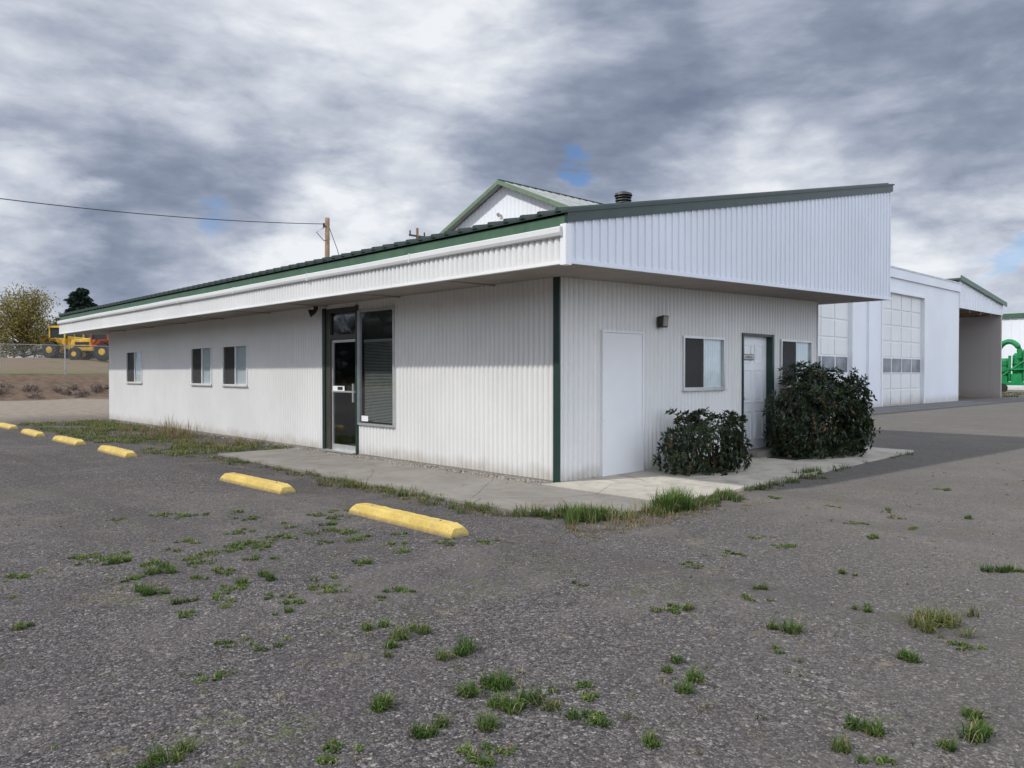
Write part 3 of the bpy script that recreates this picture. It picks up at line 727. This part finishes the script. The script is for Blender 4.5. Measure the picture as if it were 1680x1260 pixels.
# grass & weeds
GP=[];GHt=[];GW=[];GL=[];GC=[]
GREEN=[(.085,.15,.03),(.10,.17,.035),(.06,.12,.025),(.13,.18,.05)]
LIME=[(.16,.25,.055),(.14,.22,.045)]
DRY=[(.30,.24,.12),(.24,.19,.10),(.35,.30,.17)]
def tuft(x,y,r,n,h,pal,dry=.1,leanm=.6,w=.006,z=0):
    base=random.choice(pal)
    for i in range(n):
        a=random.uniform(0,6.28); q=r*math.sqrt(random.random())
        GP.append((x+math.cos(a)*q,y+math.sin(a)*q,z)); GHt.append(h*random.uniform(.4,1.15)); GW.append(w*random.uniform(.6,1.4)); GL.append(min(.97,abs(random.gauss(leanm,.25))))
        c=random.choice(DRY) if random.random()<dry else base; g=random.uniform(.7,1.3); GC.append((c[0]*g,c[1]*g,c[2]*g))
random.seed(42)
spots=[(-.12,3.79,1.4),(-.10,3.43,1.2),(-.85,4.70,.9),(-.63,4.57,1.3),(-.30,4.18,1.4),(-.67,4.22,1.0),(-2.65,5.87,1.6),(-2.5,5.39,1.2),(-3.2,6.35,1.2),
 (-.64,3.54,1),(.24,3.54,1.4),(.34,3.44,1),(.83,4.09,1.1),(.82,3.81,1.2),(1.63,4.62,1.4),(2.12,4.18,1.1),(2.3,5.0,.8),(1.75,5.5,.9),
 (1.5,3.19,1.2),(.56,3.19,.9),(-.37,3.3,1.1),(-1.43,3.07,1.0),(-1.88,5.79,1.1),(3.9,6.0,1.2),(4.2,8.58,1),(4.9,8.2,1.1),(1.16,5.04,.8),(-2.2,5.2,.8),
 (-.9,5.3,.7),(-1.5,4.9,.8),(-1.2,6.2,.7),(.5,5.6,.6),(-2.9,4.7,.9),(2.6,5.9,.7),(3.4,7.2,.8),(1.9,3.3,1.2),(2.1,3.35,1.0)]
for (a,t,s) in spots:
    x,y=cf(a,t)
    for k in range(random.randint(2,4)):
        q=random.uniform(.5,1.15)*s
        tuft(x+random.gauss(0,.055*s),y+random.gauss(0,.055*s),.038*q,int(70*q),.068*q,GREEN,.12,.76,.0055)
x,y=cf(2.61,4.68)
for k in range(16): tuft(x+random.gauss(0,.11),y+random.gauss(0,.08),.04,28,.12,[(.17,.20,.06),(.12,.16,.045)],.25,.7,.006)
def patch(a,t,ra,rt,n,size,pal=None):
    # clustered: a few centres, weeds gathered round them
    cs_=[(random.gauss(0,ra),random.gauss(0,rt)) for _ in range(max(3,n//9))]
    for k in range(int(n*.75)):
        c=random.choice(cs_); x,y=cf(a+c[0]+random.gauss(0,.055),t+c[1]+random.gauss(0,.055)); tuft(x,y,.032*size,random.randint(8,26),.038*size,pal or (GREEN+LIME),.15,.88,.008)
patch(-2.15,7.1,.42,.25,170,1,LIME+GREEN); patch(-2.6,5.9,.5,.4,100,1); patch(-1.9,5.4,.5,.4,45,.9); patch(-.3,4.1,.8,.5,40,.9); patch(.3,3.5,.6,.3,30,.9)
patch(-1.0,6.8,.5,.4,80,.8); patch(1.8,4.4,.7,.6,30,.8); patch(3.5,7.5,1.4,1.2,60,.8); patch(-3.6,6.5,.8,.8,70,1); patch(1.6,3.2,.4,.15,14,.9)
patch(1.2,6.8,.8,.5,40,.8); patch(-3.3,8.2,.5,.4,70,1); patch(-1.2,4.6,.5,.3,25,.8); patch(4.6,10.5,1.2,1.2,50,1); patch(-2.6,4.6,.5,.4,30,.9); patch(-1.7,8.0,.5,.3,60,1)
for k in range(330):
    t=random.uniform(3,16); a=random.uniform(-.72,.72)*t; x,y=cf(a,t)
    if x>-2.1 and y>-2.3: continue
    tuft(x,y,.025,random.randint(3,10),.034,GREEN+DRY[:1],.4,.9,.006)
def edge(x0,y0,x1,y1,n,spread,h,dry,dens=30):
    for k in range(n):
        f=random.random(); 
        if math.sin(f*19+x0*3)<-.75: continue
        tuft(x0+(x1-x0)*f+random.gauss(0,spread),y0+(y1-y0)*f+random.gauss(0,spread),.07,dens,h*random.uniform(.3,1.4),GREEN,dry,.7,.007)
edge(-2.02,6.8,-2.05,-1.0,90,.10,.08,.38); edge(-2.12,2.5,-2.12,-1.2,85,.14,.11,.38)
edge(-2.05,-1.2,-1.1,-2.25,80,.10,.14,.2,40); edge(-1.1,-2.24,.8,-2.19,72,.09,.13,.25,40); edge(.8,-2.15,3.4,-2.05,34,.06,.10,.25)
for k in range(14): tuft(-.55+random.gauss(0,.14),-2.22+random.gauss(0,.06),.08,75,.27,[(.09,.17,.035),(.12,.20,.04)],.1,.5,.007)
for k in range(12): tuft(-1.75+random.gauss(0,.13),-1.97+random.gauss(0,.08),.08,55,.19,[(.09,.16,.035)],.15,.5,.007)
for k in range(16): tuft(random.uniform(-2.2,-.9),-2.3+random.gauss(0,.12),.07,16,random.uniform(.12,.24),DRY,.9,.55,.005)
edge(3.4,-1.95,7.8,-1.8,12,.06,.09,.2)
for k in range(10): tuft(3.7+random.gauss(0,.25),-1.85+random.gauss(0,.05),.07,40,.12,GREEN,.15,.6,.008)
for k in range(150):
    tuft(random.gauss(-1.0,.9),-2.38+random.gauss(0,.16),.05,10,.055,DRY,1,.93,.006)
for k in range(110):
    tuft(-2.2+random.gauss(0,.14),random.uniform(-1.2,7),.05,10,.055,DRY,1,.93,.006)
# strip in front of wall, left part
for k in range(950):
    y=random.uniform(7.1,20); x=random.uniform(-2.7,-.6) if random.random()<.8 else random.uniform(-1,-.15)
    if math.sin(y*1.7)+math.sin(x*3+y*.6)<-.9: continue
    tuft(x,y,.13,26,.08*random.uniform(.5,1.6),GREEN+LIME,.38,.75,.012)
for k in range(80):
    tuft(random.uniform(-1.9,-.2),random.uniform(7.6,15),.08,20,random.uniform(.10,.30),DRY,.9,.5,.007)
for k in range(14): tuft(random.gauss(-.9,.25),random.gauss(11.6,.6),.10,16,random.uniform(.35,.65),[(.30,.20,.10)],.8,.3,.008)
for k in range(60): tuft(random.uniform(-.3,-.03),random.uniform(.3,7),.05,8,.04,GREEN,.6,.85,.006)
for k in range(60):
    u=random.uniform(45,75); v=random.uniform(1,9); tuft(u,v,.3,40,.25,GREEN+DRY,.4,.5,.03)
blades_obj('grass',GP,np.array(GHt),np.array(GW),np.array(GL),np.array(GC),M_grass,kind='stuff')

# loose stones
def stones(name,pts,sz_,colr):
    n=len(pts); base=np.array([[1,0,0],[0,1,0],[-1,0,0],[0,-1,0],[0,0,.7],[0,0,-.5]],float)
    jit=rng.uniform(.6,1.25,(n,6,1)); az=rng.uniform(0,6.28,n); c,s=np.cos(az),np.sin(az)
    V=base[None]*jit*np.asarray(sz_)[:,None,None]*rng.uniform(.6,1.3,(n,1,3))
    x=V[:,:,0]*c[:,None]-V[:,:,1]*s[:,None]; y=V[:,:,0]*s[:,None]+V[:,:,1]*c[:,None]; V=np.stack([x,y,V[:,:,2]],2)+np.asarray(pts)[:,None,:]
    fs=[]
    F=[(0,1,4),(1,2,4),(2,3,4),(3,0,4),(1,0,5),(2,1,5),(3,2,5),(0,3,5)]
    for i in range(n):
        b=6*i; fs+=[(a+b,c_+b,d+b) for a,c_,d in F]
    mb=MB(); mb.v=V.reshape(-1,3).tolist(); mb.f=fs
    mb.obj(name,M_stone,cols=np.repeat(np.asarray(colr),6,0),kind='stuff')
pts=[];szs=[];cs=[]
while len(pts)<48000:
    t=2.4+9*rng.random()**1.3; a=rng.uniform(-.80,.80)*t; x,y=cf(a,t)
    if x>-1.97 and y>-2.12: continue
    s=float(np.clip(rng.lognormal(-5.32,.40),.0025,.014)); pts.append((x,y,s*.1)); szs.append(s)
    g=float(np.clip(rng.lognormal(-2.12,.36),.05,.30)); w=rng.uniform(0,1)
    cs.append((g*(1+.05*w),g*(.95),g*(.98-.12*w)))
stones('gravel',pts,szs,cs)
pts=[];szs=[];cs=[]
for i in range(5200):
    x=rng.uniform(-.33,-.01) if i%3 else -.17+rng.normal()*.14; y=rng.uniform(0.0,7.2) if i%4 else rng.uniform(7.2,20)
    x=min(x,-.01); s=rng.uniform(.008,.022); pts.append((x,y,.02 if -.33<x else .037)); szs.append(s); g=rng.uniform(.12,.45); cs.append((g,g*.9,g*.8))
stones('wall_gravel',pts,szs,cs)

# ---------------------------------------------------------------- utility poles & wire
x,y=cf(-.24*45,45)
up=thing('utility_pole',(x,y,0),'weathered wooden utility pole behind the office','utility pole')
MB().tube([(x,y,-.3),(x,y,5),(x+.03,y,10.6)],[.19,.16,.13],12).obj('post',M_wood,up,smooth=True)
MB().tube([(x-.25,y-.1,10.1),(x+.02,y,10.1)],.04,8).tube([(x-.25,y-.1,10.0),(x-.25,y-.1,10.25)],.06,8).obj('insulator',M_dark,up)
wx,wy=cf(-.9*30,30)
mb=MB(); p0=Vector((x-.25,y-.1,10.2)); p1=Vector((wx,wy,9.35)); pts=[]
for i in range(31):
    f=i/30; q=p0.lerp(p1,f); q.z-=4*.42*f*(1-f); pts.append(q)
mb.tube(pts,.022,6); mb.obj('overhead_wire',M_dark,label='black overhead wire strung from the wooden pole',category='wire',loc=(p1.x,p1.y,p1.z))
MB().tube([(x-.2,y,10.0),(x-.9,y-.4,9.6),(x-.3,y-.2,9.2),(x+.2,y,9.4)],.022,6).obj('service_cable',M_dark,up)
MB().tube([(x+.05,y,10.3),(x+.5,y-.3,8.8),(x+.9,y-.6,7.0)],.02,6).obj('service_cable',M_dark,up)
x,y=cf(-.1228*70,70)
up=thing('utility_pole',(x,y,0),'distant utility pole with small crossarm','utility pole')
MB().tube([(x,y,-.3),(x,y,14.7)],[.2,.12],10).obj('post',M_wood,up)
MB().box(x-.9,x+.9,y-.06,y+.06,13.9,14.05).tube([(x-.8,y,14.05),(x-.8,y,14.4)],.07,8).tube([(x+.8,y,14.05),(x+.8,y,14.4)],.07,8).obj('crossarm',M_dark,up)

# ---------------------------------------------------------------- fence
FV=50.0
fe=thing('chain_link_fence',(5,FV,terr(5,FV)),'chain link wire fence with steel posts on the bank','fence')
zf=terr(5,FV)
mb=MB(); mb.add([(-5,FV,zf),(30,FV,zf),(30,FV,zf+1.85),(-5,FV,zf+1.85)],[(0,1,2,3)]); mb.obj('wire_mesh',M_link,fe)
MB().tube([(-5,FV-.05,zf+1.88),(30,FV-.05,zf+1.88)],.022,6).obj('top_rail',M_fpost,fe)
for k in range(-1,8):
    u=2.1+3.65*k; mb=MB(); mb.tube([(u,FV-.05,zf-.6),(u,FV-.05,zf+1.95)],.05,8); mb.obj('post',M_fpost,fe)

# ---------------------------------------------------------------- tractors
def tractor(x,y,rot,label,cabmat,scl=.86):
    z=terr(x,y); t=thing('tractor',(x,y,z),label,'tractor'); t.rotation_euler=(0,0,rot); t.scale=(scl,scl,scl)
    def q(mb): mb.v=[(p[0]+x,p[1]+y,p[2]+z) for p in mb.v]; return mb
    mb=MB().box(-2.3,1.6,-.5,.5,.9,1.3)
    mb.add([(-2.4,-.45,1.3),(-.3,-.45,1.3),(-.3,.45,1.3),(-2.4,.45,1.3),(-2.3,-.38,1.95),(-.3,-.42,2.15),(-.3,.42,2.15),(-2.3,.38,1.95)],[(0,3,2,1),(4,5,6,7),(0,1,5,4),(1,2,6,5),(2,3,7,6),(3,0,4,7)])
    mb.box(-2.55,-2.41,-.4,.4,1.0,1.8)
    q(mb).obj('body',M_yel,t,bevel=.05)
    mb=MB()
    for sx,sy in ((-.25,-.7),(-.25,.7),(1.3,-.7),(1.3,.7)): mb.box(sx-.06,sx+.06,sy-.06,sy+.06,1.6,2.95)
    mb.box(-.35,1.45,-.8,.8,2.95,3.15); mb.box(-.25,1.3,-.72,.72,1.3,1.95)
    q(mb).obj('cab',cabmat,t,bevel=.03)
    q(MB().box(-.22,1.27,-.69,.69,1.96,2.94)).obj('cab_window',simple('cab_glass',(.04,.05,.05),.1),t)
    mb=MB().box(-2.0,-.5,-.53,.53,1.32,1.38).box(-1.9,-.6,-.46,.46,1.5,1.75)
    q(mb).obj('engine_panel',M_dark,t)
    mb=MB()
    for s in (-1,1):
        mb.add([(.1,s*.78,1.5),(.1,s*1.2,1.5),(.5,s*1.2,2.0),(.5,s*.78,2.0),(1.5,s*.78,2.0),(1.5,s*1.2,2.0),(1.9,s*.78,1.5),(1.9,s*1.2,1.5)],[(0,1,2,3),(3,2,5,4),(4,5,7,6)])
    q(mb).obj('mudguard',M_yel,t)
    for (wx,r,wd,oy) in ((1.0,.80,.5,.98),(-1.7,.60,.38,.85)):
        for s in (-1,1):
            w=bpy.data.objects.new('wheel',None); col.objects.link(w); w.parent=t; w.location=(wx,s*oy,r); WL[w]=Vector((x+wx,y+s*oy,z+r))
            mb=MB(); mb.tube([(x+wx,y+s*oy-wd/2,z+r),(x+wx,y+s*oy-wd/2+.06,z+r),(x+wx,y+s*oy+wd/2-.06,z+r),(x+wx,y+s*oy+wd/2,z+r)],[r*.88,r,r,r*.88],24)
            for k in range(18):
                a=2*math.pi*k/18; cx_,cz_=x+wx+math.cos(a)*r,z+r+math.sin(a)*r
                mb.box(cx_-.05,cx_+.05,y+s*oy-wd*.45,y+s*oy+wd*.45,cz_-.05,cz_+.05)
            mb.obj('tyre',M_rub,w)
            MB().tube([(x+wx,y+s*oy-wd/2-.02,z+r),(x+wx,y+s*oy-wd/2+.02,z+r)],[r*.32,r*.48],16).tube([(x+wx,y+s*oy+wd/2-.02,z+r),(x+wx,y+s*oy+wd/2+.02,z+r)],[r*.48,r*.32],16).obj('rim',M_yel,w)
    q(MB().tube([(-1.2,.2,2.0),(-1.2,.2,2.9)],.05,8)).obj('exhaust',M_dark,t)
x,y=cf(-.538*69,69); tractor(x,y,-.75,'yellow farm tractor with large black tyres and red cab',M_red,.95)
x,y=cf(-.578*72,72); tractor(x,y,2.3,'faded yellow farm tractor parked beside the fence',M_yel,.95)
x,y=cf(-.560*77,77); tractor(x,y,.4,'old yellow farm tractor parked behind the others',M_yel,1.0)

# ---------------------------------------------------------------- camera
cam=bpy.data.cameras.new('camera'); co=bpy.data.objects.new('camera',cam); col.objects.link(co)
cam.sensor_width=36; cam.lens=36*1262/1680; cam.clip_end=4000
co.location=CAM; co.rotation_euler=(math.radians(90-.817),0,-math.atan2(FW[0],FW[1]))
scene.camera=co

# ---------------------------------------------------------------- light
sd=Vector((-.96,.38,1)).normalized()
sun=bpy.data.lights.new('sun','SUN'); sun.energy=3.1; sun.angle=math.radians(1.5); sun.color=(1,.965,.91)
so=bpy.data.objects.new('sun',sun); col.objects.link(so); so.rotation_euler=sd.to_track_quat('Z','Y').to_euler()
wd=bpy.data.worlds.new('World'); scene.world=wd; wd.use_nodes=True; nt=wd.node_tree; nt.nodes.clear()
out=nd(nt,'ShaderNodeOutputWorld')
sky=nd(nt,'ShaderNodeTexSky'); sky.sky_type='NISHITA'; sky.sun_disc=False
sky.sun_elevation=math.asin(sd.z); sky.sun_rotation=math.atan2(sd.x,sd.y); sky.air_density=1.0; sky.dust_density=.3; sky.ozone_density=2
skyc=nd(nt,'ShaderNodeVectorMath',{0:sky.outputs[0],1:(.075,.092,.115)},operation='MULTIPLY').outputs[0]
tc=nd(nt,'ShaderNodeTexCoord').outputs['Generated']
D=nd(nt,'ShaderNodeVectorMath',{0:tc},operation='NORMALIZE').outputs[0]
s=nd(nt,'ShaderNodeSeparateXYZ',{0:D}); zz=mth(nt,'ADD',mth(nt,'MAXIMUM',s.outputs[2],0),.50)
Pn=nd(nt,'ShaderNodeCombineXYZ',{0:mth(nt,'DIVIDE',s.outputs[0],zz),1:mth(nt,'DIVIDE',s.outputs[1],zz),2:mth(nt,'MULTIPLY',s.outputs[2],2.6)}).outputs[0]
nz=nd(nt,'ShaderNodeTexNoise',{'Vector':Pn,'Scale':2.4,'Detail':8.0,'Roughness':.58}).outputs[1]
nzc=nd(nt,'ShaderNodeVectorMath',{0:nz,1:(.5,.5,.5)},operation='SUBTRACT').outputs[0]
nzs=nd(nt,'ShaderNodeVectorMath',{0:nzc,3:.30},operation='SCALE').outputs[0]
DW=nd(nt,'ShaderNodeVectorMath',{0:nd(nt,'ShaderNodeVectorMath',{0:D,1:nzs},operation='ADD').outputs[0]},operation='NORMALIZE').outputs[0]
def skydir(px,py):
    a=(px-840)/1262; b=(612-py)/1262
    return Vector((a*.726+.688,-a*.688+.726,b)).normalized()
def blob(px,py,deg,src=None):
    d=skydir(px,py); dt=nd(nt,'ShaderNodeVectorMath',{0:src or DW,1:tuple(d)},operation='DOT_PRODUCT').outputs[1]
    return mapr(nt,dt,math.cos(math.radians(deg)),1.0,0,1)
f1=noise(nt,Pn,1.5,6,.5,.3); f2=noise(nt,Pn,4.4,9,.56,.3); f3=noise(nt,Pn,14,8,.6,.2)
# billowy cumulus detail: ridged noise gives rounded lobes with crisp rims
r1=mth(nt,'ABSOLUTE',mth(nt,'SUBTRACT',noise(nt,Pn,5.5,6,.5,.0),.5))
V=mth(nt,'MULTIPLY_ADD',f1,.85,.10); V=mth(nt,'MULTIPLY_ADD',f2,.70,V); V=mth(nt,'MULTIPLY_ADD',f3,.24,V); V=mth(nt,'MULTIPLY_ADD',r1,.75,V); V=mth(nt,'SUBTRACT',V,.50)
for (px,py,dg,am) in [(970,190,11,-.20),(1120,160,8,-.12),(130,290,10,-.16),(320,290,9,-.18),(1530,140,12,-.18),(1640,260,9,-.16),(520,250,8,-.08),(1380,100,8,-.06),
     (200,60,14,.05),(600,80,12,.08),(880,40,10,.10),(540,395,7,.28),(40,325,5,.26),(1560,400,6,.24),(700,335,6,.14),(1310,270,8,.08),(150,415,6,-.10),(1400,30,8,.05),(1180,290,6,.08),(1060,295,6,.18),(1240,80,6,.08),(430,150,6,.06)]:
    V=mth(nt,'MULTIPLY_ADD',blob(px,py,dg),am,V)
cl=ramp(nt,V,[(.08,(.175,.215,.305)),(.28,(.265,.31,.41)),(.46,(.41,.455,.555)),(.62,(.59,.63,.71)),(.84,(.86,.89,.93))])
def ragged(px,py,dg,th):
    h=mth(nt,'ADD',blob(px,py,dg,D),mth(nt,'ADD',mth(nt,'MULTIPLY',mth(nt,'SUBTRACT',f2,.5),2.6),mth(nt,'MULTIPLY',mth(nt,'SUBTRACT',f3,.5),2.6)))
    return mth(nt,'MULTIPLY',mapr(nt,h,th,th+.55),mapr(nt,blob(px,py,dg*1.1,D),0,.5))
hole=mth(nt,'MAXIMUM',mth(nt,'MULTIPLY',ragged(955,262,2.7,.45),.85),mth(nt,'MAXIMUM',mth(nt,'MULTIPLY',ragged(1655,445,4,.75),.6),mth(nt,'MULTIPLY',ragged(360,352,2.2,.6),.55)))
cl=mixc(nt,hole,cl,skyc)
cl=mixc(nt,mapr(nt,s.outputs[2],.0,.10,.45,0),cl,(.58,.66,.80))
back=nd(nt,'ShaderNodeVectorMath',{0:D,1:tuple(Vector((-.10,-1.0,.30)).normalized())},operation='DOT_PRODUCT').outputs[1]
gain=mapr(nt,back,.0,.85,1.0,2.5)  # out-of-view sky boosted low toward -y, added as fill for the shaded end wall
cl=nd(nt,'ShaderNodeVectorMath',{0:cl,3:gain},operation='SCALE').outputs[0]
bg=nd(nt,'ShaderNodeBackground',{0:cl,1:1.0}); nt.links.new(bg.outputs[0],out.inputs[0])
scene.view_settings.view_transform='Standard'; scene.view_settings.look='None'; scene.view_settings.exposure=0; scene.view_settings.gamma=1
